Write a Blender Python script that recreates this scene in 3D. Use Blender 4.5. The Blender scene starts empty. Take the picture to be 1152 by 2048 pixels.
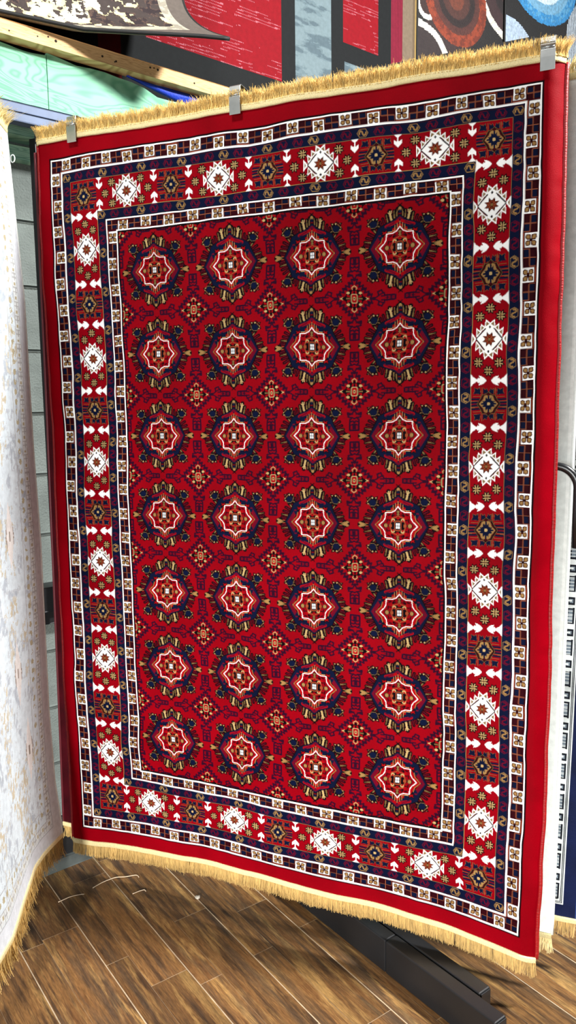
import bpy, bmesh, math, random
import numpy as np
from mathutils import Matrix, Vector
random.seed(7); RNG = np.random.default_rng(11)
SC = bpy.context.scene; COL = SC.collection
H = 1.66                                   # eye height of the photographer
CELL, ROW = 0.25, 0.24588                  # medallion spacing on the big rug (m)
RUG_Y = 2.058                              # the big rug hangs in the plane y = RUG_Y

# ------------------------------------------------------------------ helpers
def link(o, parent=None):
    COL.objects.link(o)
    if parent is not None: o.parent = parent
    return o
def tag(o, label=None, cat=None, group=None, kind=None):
    if label: o['label'] = label
    if cat: o['category'] = cat
    if group: o['group'] = group
    if kind: o['kind'] = kind
    return o
def thing(name, label, cat, loc=(0, 0, 0), group=None):
    o = bpy.data.objects.new(name, None); o.location = loc; o.empty_display_size = .05
    link(o); return tag(o, label, cat, group)
def meshobj(name, verts, faces, mat, parent=None, smooth=False):
    me = bpy.data.meshes.new(name)
    me.from_pydata([tuple(map(float, v)) for v in verts], [], faces); me.update()
    if mat: me.materials.append(mat)
    if smooth: me.polygons.foreach_set('use_smooth', [True] * len(me.polygons))
    o = bpy.data.objects.new(name, me); link(o, parent)
    if parent is not None: o.matrix_parent_inverse = Matrix.Translation(-Vector(parent.location))
    return o
def grid(name, P, mat, parent=None, colors=None, smooth=True, flip=False):
    """P: (n, m, 3) array of points -> quad sheet, colors: (n-1, m-1, 3) one colour for each knot"""
    n, m = P.shape[:2]
    me = bpy.data.meshes.new(name)
    idx = np.arange(n * m).reshape(n, m)
    q = np.stack([idx[:-1, :-1], idx[1:, :-1], idx[1:, 1:], idx[:-1, 1:]], -1).reshape(-1, 4)
    if flip: q = q[:, ::-1]
    nf = len(q)
    me.vertices.add(n * m); me.vertices.foreach_set('co', P.reshape(-1).astype(np.float32))
    me.loops.add(nf * 4); me.loops.foreach_set('vertex_index', q.reshape(-1).astype(np.int32))
    me.polygons.add(nf); me.polygons.foreach_set('loop_start', (np.arange(nf) * 4).astype(np.int32))
    me.polygons.foreach_set('loop_total', np.full(nf, 4, np.int32))
    me.polygons.foreach_set('use_smooth', np.full(nf, smooth))
    me.update(calc_edges=True)
    if colors is not None:
        c = np.ones((nf, 4), np.float32); c[:, :3] = colors.reshape(-1, 3)
        a = me.attributes.new('knot', 'FLOAT_COLOR', 'FACE'); a.data.foreach_set('color', c.reshape(-1))
    if mat: me.materials.append(mat)
    o = bpy.data.objects.new(name, me); link(o, parent)
    if parent is not None: o.matrix_parent_inverse = Matrix.Translation(-Vector(parent.location))
    return o
def from_bm(name, bm, mat, parent=None, smooth=False):
    me = bpy.data.meshes.new(name); bm.to_mesh(me); bm.free()
    if mat: me.materials.append(mat)
    if smooth: me.polygons.foreach_set('use_smooth', [True] * len(me.polygons))
    o = bpy.data.objects.new(name, me); link(o, parent)
    if parent is not None: o.matrix_parent_inverse = Matrix.Translation(-Vector(parent.location))
    return o
def bm_box(bm, c, size, ax=None, bevel=0.0, seg=2):
    """box at c; ax = optional 3x3 with the box axes as columns"""
    r = bmesh.ops.create_cube(bm, size=1.0); vs = r['verts']
    M = Matrix(((1, 0, 0), (0, 1, 0), (0, 0, 1))) if ax is None else ax
    for v in vs:
        v.co = Vector(c) + M @ Vector((v.co.x * size[0], v.co.y * size[1], v.co.z * size[2]))
    if bevel:
        es = list({e for v in vs for e in v.link_edges})
        bmesh.ops.bevel(bm, geom=es, offset=bevel, segments=seg, affect='EDGES', profile=.5)
def box(name, c, size, mat, parent=None, ax=None, bevel=0.0):
    bm = bmesh.new(); bm_box(bm, c, size, ax, bevel); return from_bm(name, bm, mat, parent)
def tube(name, pts, r, mat, parent=None, seg=12, caps=True):
    pts = np.array(pts, float); n = len(pts); rr = np.broadcast_to(np.asarray(r, float), (n,))
    t = np.gradient(pts, axis=0); t /= np.linalg.norm(t, axis=1)[:, None]
    up = np.array([0, 0, 1.]) if abs(t[0, 2]) < .9 else np.array([0, 1., 0])
    V = []; F = []
    a = np.cross(t[0], up); a /= np.linalg.norm(a)
    for i in range(n):
        a = a - t[i] * (a @ t[i]); a /= np.linalg.norm(a); b = np.cross(t[i], a)
        for k in range(seg):
            th = 2 * math.pi * k / seg
            V.append(pts[i] + rr[i] * (math.cos(th) * a + math.sin(th) * b))
    for i in range(n - 1):
        for k in range(seg):
            k2 = (k + 1) % seg
            F.append((i * seg + k, i * seg + k2, (i + 1) * seg + k2, (i + 1) * seg + k))
    if caps:
        F.append(tuple(range(seg))[::-1]); F.append(tuple(range((n - 1) * seg, n * seg)))
    return meshobj(name, V, F, mat, parent, smooth=True)

# smooth value noise used for the hand of the cloth and for pattern irregularities
def vnoise(x, y, seed=0):
    g = np.random.default_rng(seed).random((64, 64))
    xi = np.floor(x).astype(int); yi = np.floor(y).astype(int); fx = x - xi; fy = y - yi
    fx = fx * fx * (3 - 2 * fx); fy = fy * fy * (3 - 2 * fy)
    a = g[xi % 64, yi % 64]; b = g[(xi + 1) % 64, yi % 64]; c = g[xi % 64, (yi + 1) % 64]; d = g[(xi + 1) % 64, (yi + 1) % 64]
    return (a * (1 - fx) + b * fx) * (1 - fy) + (c * (1 - fx) + d * fx) * fy
def fbm(x, y, seed=0, oct=4):
    s = 0; w = .5
    for k in range(oct):
        s = s + w * vnoise(x * 2 ** k, y * 2 ** k, seed + k); w *= .5
    return s

# ------------------------------------------------------------------ materials
def srgb(r, g, b):
    f = lambda c: (c / 255 / 12.92) if c / 255 <= .04045 else ((c / 255 + .055) / 1.055) ** 2.4
    return (f(r), f(g), f(b))
def mat(name, col=None, rough=.6, metal=0., sheen=0., spec=.5, sheen_rough=.4, sheen_tint=None, attr=False,
        nscale=0, namt=.0, bump=0., bscale=200., stretch=(1, 1, 1), trans=0.):
    m = bpy.data.materials.new(name); m.use_nodes = True
    nt = m.node_tree; N = nt.nodes; L = nt.links; b = N['Principled BSDF']
    b.inputs['Roughness'].default_value = rough; b.inputs['Metallic'].default_value = metal
    b.inputs['Specular IOR Level'].default_value = spec
    b.inputs['Sheen Weight'].default_value = sheen; b.inputs['Sheen Roughness'].default_value = sheen_rough
    if sheen_tint: b.inputs['Sheen Tint'].default_value = (*sheen_tint, 1)
    tc = N.new('ShaderNodeTexCoord'); mp = N.new('ShaderNodeMapping'); mp.inputs['Scale'].default_value = stretch
    L.new(tc.outputs['Object'], mp.inputs['Vector'])
    src = None
    if attr:
        a = N.new('ShaderNodeAttribute'); a.attribute_name = 'knot'; src = a.outputs['Color']
    if nscale:
        nz = N.new('ShaderNodeTexNoise'); nz.inputs['Scale'].default_value = nscale; nz.inputs['Detail'].default_value = 5
        L.new(mp.outputs['Vector'], nz.inputs['Vector'])
        mr = N.new('ShaderNodeMapRange'); mr.inputs['From Min'].default_value = .3; mr.inputs['From Max'].default_value = .7
        mr.inputs['To Min'].default_value = 1 - namt; mr.inputs['To Max'].default_value = 1 + namt
        L.new(nz.outputs['Fac'], mr.inputs['Value'])
        mx = N.new('ShaderNodeVectorMath'); mx.operation = 'SCALE'
        if src is not None: L.new(src, mx.inputs[0])
        else: mx.inputs[0].default_value = col
        L.new(mr.outputs['Result'], mx.inputs['Scale']); src = mx.outputs['Vector']
    if src is not None: L.new(src, b.inputs['Base Color'])
    else: b.inputs['Base Color'].default_value = (*col, 1)
    if bump:
        nb = N.new('ShaderNodeTexNoise'); nb.inputs['Scale'].default_value = bscale; nb.inputs['Detail'].default_value = 3
        L.new(mp.outputs['Vector'], nb.inputs['Vector'])
        bp = N.new('ShaderNodeBump'); bp.inputs['Strength'].default_value = bump; bp.inputs['Distance'].default_value = .004
        L.new(nb.outputs['Fac'], bp.inputs['Height']); L.new(bp.outputs['Normal'], b.inputs['Normal'])
    return m
M = {}
M['pile'] = mat('rug_pile', attr=True, rough=.55, sheen=.0, spec=.03, sheen_rough=.35, sheen_tint=(1, .2, .25), nscale=7, namt=.16, bump=.18, bscale=600)
M['knots'] = mat('woven_pile', attr=True, rough=.85, spec=.2, nscale=60, namt=.1, bump=.3, bscale=400)
M['navypile'] = mat('navy_pile', attr=True, rough=.55, sheen=.04, spec=.12, sheen_tint=(.3, .45, 1), nscale=14, namt=.35, bump=.3, bscale=400)
M['binding'] = mat('red_binding', srgb(152, 4, 9), rough=.5, sheen=.05, sheen_tint=(1, .4, .3), nscale=300, namt=.2, bump=.4, bscale=300, stretch=(.2, .2, 1))
M['darkbinding'] = mat('maroon_binding', srgb(96, 14, 28), rough=.5, sheen=.2, nscale=300, namt=.2)
M['jute'] = mat('rug_backing', srgb(120, 100, 78), rough=.9, nscale=150, namt=.25)
M['greyjute'] = mat('grey_backing', srgb(128, 116, 100), rough=.9, nscale=220, namt=.35, bump=.4, bscale=300)
M['gold'] = mat('golden_fringe', srgb(244, 208, 126), rough=.5, sheen=.25, spec=.4, nscale=120, namt=.3, stretch=(1, 1, .1))
M['cream'] = mat('fringe_tape', srgb(240, 222, 166), rough=.75, nscale=260, namt=.12, bump=.5, bscale=420)
M['goldlow'] = mat('shaded_gold_fringe', srgb(212, 176, 108), rough=.55, sheen=.12, spec=.3, nscale=120, namt=.3, stretch=(1, 1, .1))  # shaded copy of the golden fringe, shadow put into the colour
M['palefringe'] = mat('pale_fringe', srgb(240, 220, 160), rough=.6, nscale=120, namt=.3, stretch=(1, 1, .1))
M['black'] = mat('black_steel', srgb(27, 28, 30), rough=.42, spec=.5, nscale=6, namt=.25, bump=.06, bscale=60)
M['blackgloss'] = mat('black_enamel', srgb(22, 24, 26), rough=.28, spec=.6)
M['steel'] = mat('clip_steel', srgb(176, 178, 176), rough=.42, metal=1., nscale=60, namt=.06)
M['track'] = mat('galvanised_track', srgb(92, 106, 132), rough=.55, metal=.15, nscale=18, namt=.12, stretch=(1, 1, 1))
M['blue'] = mat('blue_strap', srgb(20, 60, 190), rough=.6, nscale=300, namt=.25, bump=.4, bscale=250)
M['rail'] = mat('grey_base_steel', srgb(84, 90, 88), rough=.45, metal=.2, nscale=10, namt=.4)
M['thread'] = mat('pale_thread', srgb(214, 190, 160), rough=.7)
M['pebble'] = mat('pale_chip', srgb(190, 180, 165), rough=.4)

# ------------------------------------------------------------------ pattern drawing (a knotting chart)
PAL = {'R': srgb(134, 0, 14), 'DR': srgb(58, 5, 14), 'N': srgb(9, 17, 44), 'K': srgb(13, 4, 9), 'G': srgb(152, 116, 68),
       'W': srgb(252, 252, 250), 'O': srgb(150, 66, 38), 'P': srgb(40, 6, 30), 'B': srgb(62, 18, 12), 'L': srgb(100, 5, 30),
       'C': srgb(186, 156, 104), 'E': srgb(152, 4, 12), 'D': srgb(122, 96, 56), 'T': srgb(150, 84, 58), 'M': srgb(46, 6, 14)}
KEYS = list(PAL); KI = {k: i for i, k in enumerate(KEYS)}
PALA = np.array([PAL[k] for k in KEYS])
class Chart:
    def __init__(s, x0, x1, y0, y1, px, py, fill='R'):
        s.x0, s.y0, s.px, s.py = x0, y0, px, py
        s.a = np.full((int(round((y1 - y0) * py)), int(round((x1 - x0) * px))), KI[fill] if fill else 255, np.uint8)
        s.ops = [lambda p: p]
    def box(s, P):
        h, w = s.a.shape
        i0 = max(0, int((P[:, 0].min() - s.x0) * s.px) - 1); i1 = min(w, int((P[:, 0].max() - s.x0) * s.px) + 2)
        j0 = max(0, int((P[:, 1].min() - s.y0) * s.py) - 1); j1 = min(h, int((P[:, 1].max() - s.y0) * s.py) + 2)
        if i1 <= i0 or j1 <= j0: return None
        X = s.x0 + (np.arange(i0, i1) + .5) / s.px; Y = s.y0 + (np.arange(j0, j1) + .5) / s.py
        return i0, i1, j0, j1, X[None, :], Y[:, None]
    def poly(s, pts, c):
        for f in s.ops:
            P = f(np.array(pts, float)); b = s.box(P)
            if b is None: continue
            i0, i1, j0, j1, X, Y = b; ins = np.zeros((j1 - j0, i1 - i0), bool)
            for (xa, ya), (xb, yb) in zip(P, np.roll(P, -1, 0)):
                if ya == yb: continue
                ins ^= ((ya > Y) != (yb > Y)) & (X < (xb - xa) * (Y - ya) / (yb - ya) + xa)
            s.a[j0:j1, i0:i1][ins] = KI[c]
    def line(s, pts, w, c, closed=False):
        pts = np.array(pts, float)
        if closed: pts = np.vstack([pts, pts[:1]])
        for f in s.ops:
            P = f(pts)
            for A, B in zip(P[:-1], P[1:]):
                b = s.box(np.array([np.minimum(A, B) - w, np.maximum(A, B) + w]))
                if b is None: continue
                i0, i1, j0, j1, X, Y = b; d = B - A; L2 = d @ d + 1e-12
                t = np.clip(((X - A[0]) * d[0] + (Y - A[1]) * d[1]) / L2, 0, 1)
                m = (X - A[0] - t * d[0]) ** 2 + (Y - A[1] - t * d[1]) ** 2 <= (w / 2) ** 2
                s.a[j0:j1, i0:i1][m] = KI[c]
    def disc(s, x, y, rx, ry, c):
        th = np.linspace(0, 2 * math.pi, 20)[:-1]; s.poly(np.c_[x + rx * np.cos(th), y + ry * np.sin(th)], c)
    def rect(s, x0, y0, x1, y1, c): s.poly([(x0, y0), (x1, y0), (x1, y1), (x0, y1)], c)
def sym4(cx, cy, ky=1.0):
    return [lambda p, a=a, b=b: np.c_[cx + a * p[:, 0], cy + b * ky * p[:, 1]] for a in (1, -1) for b in (1, -1)]
def at(cx, cy, ky=1.0, rot=0, fx=1):
    c, s_ = math.cos(rot), math.sin(rot)
    return [lambda p: np.c_[cx + fx * (c * p[:, 0] - s_ * p[:, 1]), cy + ky * (s_ * p[:, 0] + c * p[:, 1])]]
def star(n, ro, ri, ph=0, ax=1, ay=1):
    return [((ro if k % 2 == 0 else ri) * math.cos(ph + math.pi * k / n) * ax, (ro if k % 2 == 0 else ri) * math.sin(ph + math.pi * k / n) * ay) for k in range(2 * n)]
KY = 1 / .9835                               # chart rows are a shade shorter than columns

def medallion_tile(px, py):
    T = Chart(-.5, .5, -.5, .5, px, py, 'R'); S = sym4(0, 0)
    T.ops = S
    # flames round the rim: dark outline, then pale core
    fl = [((.032, -.33), (.03, -.405), .026, 'D'), ((.058, -.31), (.062, -.385), .024, 'D'), ((.09, -.29), (.112, -.385), .04, 'C'), ((.13, -.265), (.145, -.35), .026, 'D'),
          ((.165, -.25), (.185, -.315), .024, 'L'), ((.2, -.235), (.215, -.285), .022, 'L'), ((.255, -.17), (.295, -.215), .026, 'D'), ((.275, -.135), (.335, -.17), .026, 'L'),
          ((.29, -.105), (.36, -.125), .026, 'L'), ((.305, -.07), (.378, -.085), .024, 'D'), ((.32, -.035), (.385, -.05), .024, 'L')]
    for a, b, w, c in fl: T.line([a, b], w + .010, 'K'); T.line([b, (b[0] + .012, b[1] + .004)], .016, 'K')
    for a, b, w, c in fl: T.line([a, ((a[0] + b[0]) / 2, (a[1] + b[1]) / 2)], w * .55, c if c != 'L' else 'DR'); T.line([a, b], w * .3, c)
    T.line([(.1, -.34), (.125, -.37)], .010, 'C'); T.line([(.098, -.34), (.09, -.385)], .010, 'C')
    T.disc(0, -.405, .032, .038, 'K'); T.disc(0, -.40, .019, .024, 'G'); T.disc(0, -.375, .016, .02, 'N'); T.line([(0, -.44), (.02, -.455)], .012, 'K')
    T.disc(.41, 0, .05, .042, 'K'); T.disc(.40, 0, .03, .02, 'G'); T.disc(.428, .018, .02, .012, 'G'); T.line([(.36, 0), (.335, 0)], .02, 'K'); T.line([(.385, .004), (.35, .014)], .008, 'D')
    # corner florets
    T.poly([(.215, -.235), (.235, -.285), (.225, -.335), (.27, -.325), (.30, -.345), (.325, -.325), (.365, -.32), (.35, -.285), (.37, -.245), (.33, -.235), (.30, -.2), (.25, -.21)], 'K')
    T.poly([(.245, -.235), (.255, -.29), (.285, -.3), (.325, -.285), (.325, -.24), (.29, -.225)], 'N')
    for x, y, r in ((.25, -.315, .0065), (.29, -.316, .009), (.337, -.308, .0085), (.346, -.275, .006), (.338, -.248, .006)): T.disc(x, y, r, r, 'C')
    T.poly([(.29, -.335), (.318, -.285), (.35, -.30), (.33, -.328)], 'DR'); T.line([(.24, -.295), (.243, -.25), (.275, -.222), (.315, -.226), (.33, -.25)], .005, 'D'); T.line([(.31, -.31), (.335, -.285), (.35, -.262)], .006, 'D')
    T.line([(.2, -.225), (.235, -.24)], .03, 'K'); T.line([(.2, -.225), (.24, -.24)], .008, 'D')
    # navy octagon with stepped shoulders
    T.poly([(0, -.352), (.05, -.3), (.16, -.258), (.245, -.222), (.262, -.165), (.345, 0), (0, 0)], 'K')
    T.poly([(0, -.343), (.055, -.292), (.16, -.25), (.235, -.215), (.252, -.16), (.335, 0), (0, 0)], 'N')
    T.poly([(0, -.292), (.06, -.245), (.17, -.205), (.21, -.17), (.285, 0), (0, 0)], 'N')
    T.line([(0, -.308), (.03, -.283)], .024, 'L'); T.line([(.02, -.272), (.15, -.226)], .032, 'E'); T.line([(.06, -.262), (.15, -.218)], .018, 'L')
    T.line([(.215, -.13), (.296, 0)], .03, 'L'); T.line([(.20, -.1), (.255, -.012)], .024, 'R')
    T.poly([(0, -.262), (.05, -.222), (.15, -.165), (.18, -.13), (.262, 0), (0, 0)], 'K')
    T.poly([(0, -.255), (.05, -.215), (.145, -.16), (.172, -.12), (.25, 0), (0, 0)], 'E')
    T.rect(.085, -.225, .145, -.165, 'N'); T.rect(.025, -.235, .05, -.19, 'DR')
    T.line([(.03, -.25), (.03, -.2)], .008, 'G'); T.line([(.055, -.23), (.055, -.175), (.08, -.175)], .007, 'G'); T.line([(.0, -.265), (.0, -.225)], .01, 'G')
    T.line([(.085, -.165), (.14, -.165), (.15, -.13)], .007, 'C')
    T.poly([(.13, -.155), (.135, -.195), (.165, -.178), (.195, -.19), (.19, -.16), (.2, -.135), (.165, -.14)], 'K'); T.poly([(.142, -.158), (.146, -.182), (.165, -.168), (.187, -.178), (.182, -.155), (.187, -.145), (.163, -.15)], 'E')
    T.poly([(.185, -.125), (.24, -.13), (.21, -.075)], 'N')
    T.line([(.185, -.115), (.2, -.06), (.235, -.03)], .007, 'G'); T.poly([(.215, -.03), (.25, 0), (.215, .03)], 'E'); T.line([(.225, -.035), (.262, 0)], .007, 'G')
    # white eight-pointed line
    sp = [(0, -.212), (.035, -.168), (.075, -.149), (.141, -.15), (.146, -.085), (.165, -.05), (.217, 0)]
    T.poly(sp + [(0, 0)], 'R'); T.line(sp, .0085, 'W')
    # heart of the star
    for a, b in (((.05, -.14), (.07, -.11)), ((.09, -.125), (.115, -.115)), ((.12, -.07), (.125, -.04)), ((.04, -.12), (.085, -.09)), ((.06, -.075), (.105, -.06))): T.line([a, b], .013, 'K')
    T.disc(.085, -.085, .018, .018, 'E')
    T.disc(.14, 0, .028, .03, 'K'); T.disc(.137, .009, .018, .014, 'G'); T.poly([(.115, 0), (.15, -.02), (.16, 0)], 'G')
    T.poly([(0, -.185), (.025, -.165), (.014, -.13), (.03, -.115), (0, -.11)], 'K'); T.poly([(0, -.17), (.018, -.165), (.008, -.135), (.018, -.12), (0, -.118)], 'D')
    T.poly(star(4, .118, .09, 0) + [], 'K')
    T.line([(0, -.112), (.028, -.092), (.07, -.085), (.075, -.045), (.098, 0)], .011, 'O'); T.disc(.055, -.062, .02, .02, 'C'); T.disc(.055, -.055, .012, .012, 'E')
    T.disc(0, -.085, .02, .014, 'E'); T.disc(.082, 0, .016, .02, 'O')
    T.poly([(0, -.062), (.026, -.062), (.045, -.035), (.045, 0), (0, 0)], 'K'); T.line([(0, -.052), (.024, -.052), (.038, -.03), (.038, 0)], .011, 'O')
    T.rect(0, 0, .026, .036, 'N'); T.rect(.005, .005, .022, .031, 'W')
    # --- small diamonds at the cell corners and the dark vines between the medallions
    T.ops = [lambda p, a=a, b=b: np.c_[a * (p[:, 0] - .5), b * (p[:, 1] - .5)] for a in (1, -1) for b in (1, -1)] + \
            [lambda p, a=a, b=b: np.c_[a * (-p[:, 0] - .5), b * (p[:, 1] - .5)] for a in (1, -1) for b in (1, -1)] + \
            [lambda p, a=a, b=b: np.c_[a * (p[:, 0] - .5), b * (-p[:, 1] - .5)] for a in (1, -1) for b in (1, -1)] + \
            [lambda p, a=a, b=b: np.c_[a * (-p[:, 0] - .5), b * (-p[:, 1] - .5)] for a in (1, -1) for b in (1, -1)]
    A_, B_ = np.array([.205, .0]), np.array([0, .195]); u = B_ - A_; nrm = np.array([.69, .72])
    zz = [A_ + u * t + nrm * (.032 if k % 2 else -.018) for k, t in enumerate(np.linspace(.06, .94, 12))]
    T.line(zz, .018, 'P')
    for t in (.2, .5, .8): T.disc(*(A_ + u * t + nrm * .012), .014, .019, 'P')
    T.disc(.215, 0, .024, .019, 'P'); T.disc(0, .205, .024, .019, 'P')
    T.line([(.22, 0), (.27, .03), (.315, .055)], .015, 'P'); T.line([(.27, .03), (.26, .07), (.3, .085), (.32, .05)], .018, 'P'); T.line([(.3, .02), (.335, .02), (.33, .055)], .016, 'P')
    T.line([(.335, .026), (.45, .022), (.45, 0)], .019, 'P'); T.line([(.365, 0), (.36, .03)], .019, 'P'); T.line([(.40, 0), (.415, .024)], .016, 'P'); T.line([(.345, 0), (.45, 0)], .012, 'P')
    T.line([(0, .21), (.03, .25), (.07, .262)], .016, 'P'); T.line([(.02, .25), (.075, .235), (.07, .28), (.03, .29)], .019, 'P'); T.line([(0, .3), (.03, .285), (.04, .305)], .016, 'P')
    T.line([(.05, .31), (.048, .43), (0, .43)], .019, 'P'); T.line([(.05, .335), (.015, .325), (0, .345)], .018, 'P'); T.line([(.048, .375), (.012, .36), (.012, .41)], .016, 'P'); T.line([(0, .35), (0, .43)], .012, 'P')
    T.poly([(0, -.128), (.055, -.105), (.105, -.06), (.155, 0), (0, 0)], 'R')
    T.poly([(0, .112), (.03, .095), (.05, .098), (.085, .07), (.098, .03), (.135, 0), (0, 0)], 'K')
    T.poly([(.045, .012), (.085, .02), (.085, .045), (.045, .03)], 'E'); T.poly([(.01, .05), (.03, .05), (.025, .088), (.006, .08)], 'E')
    T.disc(.068, .062, .019, .014, 'C'); T.line([(.125, .014), (.158, 0), (.11, 0)], .008, 'C'); T.line([(.02, .1), (.028, .118), (0, .14)], .008, 'C'); T.line([(.05, 0), (.09, 0)], .008, 'G')
    T.disc(.12, 0, .02, .016, 'K'); T.disc(0, .105, .014, .016, 'K')
    T.poly([(0, .055), (.028, .052), (.036, .04), (.036, 0), (0, 0)], 'N'); T.line([(0, .048), (.024, .046), (.032, .034), (.032, 0)], .009, 'C'); T.poly([(0, .042), (.024, .038), (.026, 0), (0, 0)], 'E')
    T.disc(0, 0, .014, .02, 'C'); T.disc(0, 0, .007, .01, 'K')
    return T.a

def draw_star(T, cx, cy, ky):
    T.ops = sym4(cx, cy, ky)
    for (bx, by), (tx, ty), (ex, ey) in (((-.012, -.15), (.048, -.196), (.06, -.1)), ((.045, -.115), (.1, -.152), (.105, -.06)), ((.09, -.07), (.15, -.112), (.142, -.015))):
        T.poly([(bx, by), (tx, ty), (ex, ey)], 'W')
        g = np.array([(bx, by), (tx, ty), (ex, ey)]); c = g.mean(0); T.poly(c + (g - c) * .55, 'D')
    T.poly([(.14, 0), (.195, -.064), (.195, .064)], 'W'); T.poly([(.165, 0), (.185, -.035), (.185, .035)], 'D')
    T.poly([(0, -.155), (.155, 0), (0, .155)], 'W'); T.rect(0, -.02, .01, .02, 'W')
    T.line([(.045, -.103), (.143, -.004)], .0125, 'K'); T.poly([(0, -.135), (.014, -.118), (0, -.1)], 'K')
    T.poly(star(8, .083, .046, math.pi / 8, 1, .95), 'B'); T.poly(star(8, .068, .036, math.pi / 8, 1, .95), 'O')
    T.line([(0, 0), (.05, .022)], .008, 'B'); T.line([(0, 0), (.022, .05)], .008, 'B'); T.line([(0, 0), (0, .04)], .01, 'B'); T.disc(.0, 0, .014, .014, 'D')
def draw_rosette(T, cx, cy, ky):
    T.ops = sym4(cx, cy, ky)
    T.line([(.12, .031), (.19, .033)], .006, 'D')
    T.line([(.1, .014), (.184, .016)], .021, 'N'); T.line([(.1, .049), (.18, .052)], .021, 'N')
    T.poly([(.084, .097), (.092, .175), (.119, .159), (.16, .173), (.152, .138), (.171, .103), (.128, .105)], 'D')
    T.poly([(.086, .098), (.095, .172), (.12, .155), (.158, .171), (.149, .137), (.168, .105), (.126, .107)], 'N')
    T.poly([(-.002, .117), (.021, .173), (.0345, .152), (.057, .171), (.058, .107)], 'D'); T.poly([(-.002, .117), (.022, .170), (.035, .149), (.057, .168), (.056, .108)], 'N')
    T.line([(.071, .1), (.072, .175)], .0045, 'D'); T.line([(.085, .06), (.085, .079), (.17, .079)], .0045, 'D')
    T.poly([(0, .137), (.035, .105), (.068, .105), (.082, .07), (.132, 0), (0, 0)], 'K'); T.line([(0, .132), (.035, .1), (.066, .1), (.08, .066), (.126, 0)], .004, 'D')
    T.poly([(0, .12), (.03, .095), (.055, .09), (.07, .06), (.112, 0), (0, 0)], 'DR')
    T.poly([(0, .085), (.022, .096), (.047, .083), (.06, .045), (.104, 0), (0, 0)], 'G'); T.poly([(0, .115), (.014, .1), (0, .085)], 'DR')
    T.poly(star(8, .078, .046, math.pi / 8), 'N'); T.line([(0, 0), (.0, .08)], .018, 'N'); T.line([(0, 0), (.076, .0)], .016, 'N'); T.disc(0, 0, .018, .018, 'C')
def draw_bloom(T, cx, cy, ky):
    T.ops = sym4(cx, cy, ky)
    T.poly(star(8, .07, .045, math.pi / 8), 'K')
    for k in (22, 68): T.line([(.008, .008), (.043 * math.cos(math.radians(k)), .043 * math.sin(math.radians(k)))], .0095, 'C')
    T.line([(0, 0), (.02, 0)], .009, 'B'); T.line([(0, 0), (0, .02)], .009, 'B')
def draw_dart(T, f):                         # small white arrow of the end borders, root on the band edge, pointing along +y
    T.ops = [f]
    T.poly([(-.042, -.006), (.042, -.006), (0, .032)], 'W'); T.line([(0, 0), (0, .07)], .013, 'W')
    T.poly([(-.043, .05), (-.043, .09), (0, .132), (.043, .09), (.043, .05), (.014, .07), (0, .056), (-.014, .07)], 'W')
def draw_squid(T, f):                        # fat white arrow of the side borders
    T.ops = [f]
    T.poly([(-.07, -.006), (-.038, .02), (-.016, .055), (-.02, .075), (-.05, .085), (-.045, .11), (-.03, .14), (0, .168), (.03, .14), (.045, .11), (.05, .085), (.02, .075), (.016, .055), (.038, .02), (.07, -.006)], 'W')
    T.line([(.018, .062), (.06, .062), (.03, .088)], .014, 'R'); T.line([(-.018, .062), (-.06, .062), (-.03, .088)], .014, 'R')
def draw_s(T, cx, cy, ky, rot, c, L_=.062):
    T.ops = at(cx, cy, ky, rot); w = .0065
    T.line([(-L_, 0), (-.034, -.040), (.034, -.042), (L_, 0), (.034, .042), (-.034, .042)], w, c, True)
    T.line([(-.036, .008), (-.034, -.014), (-.02, -.023), (-.006, -.016), (.0, .0), (.006, .016), (.02, .023), (.034, .014), (.038, -.008)], .0150 if c == 'G' else .0125, c)

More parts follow.
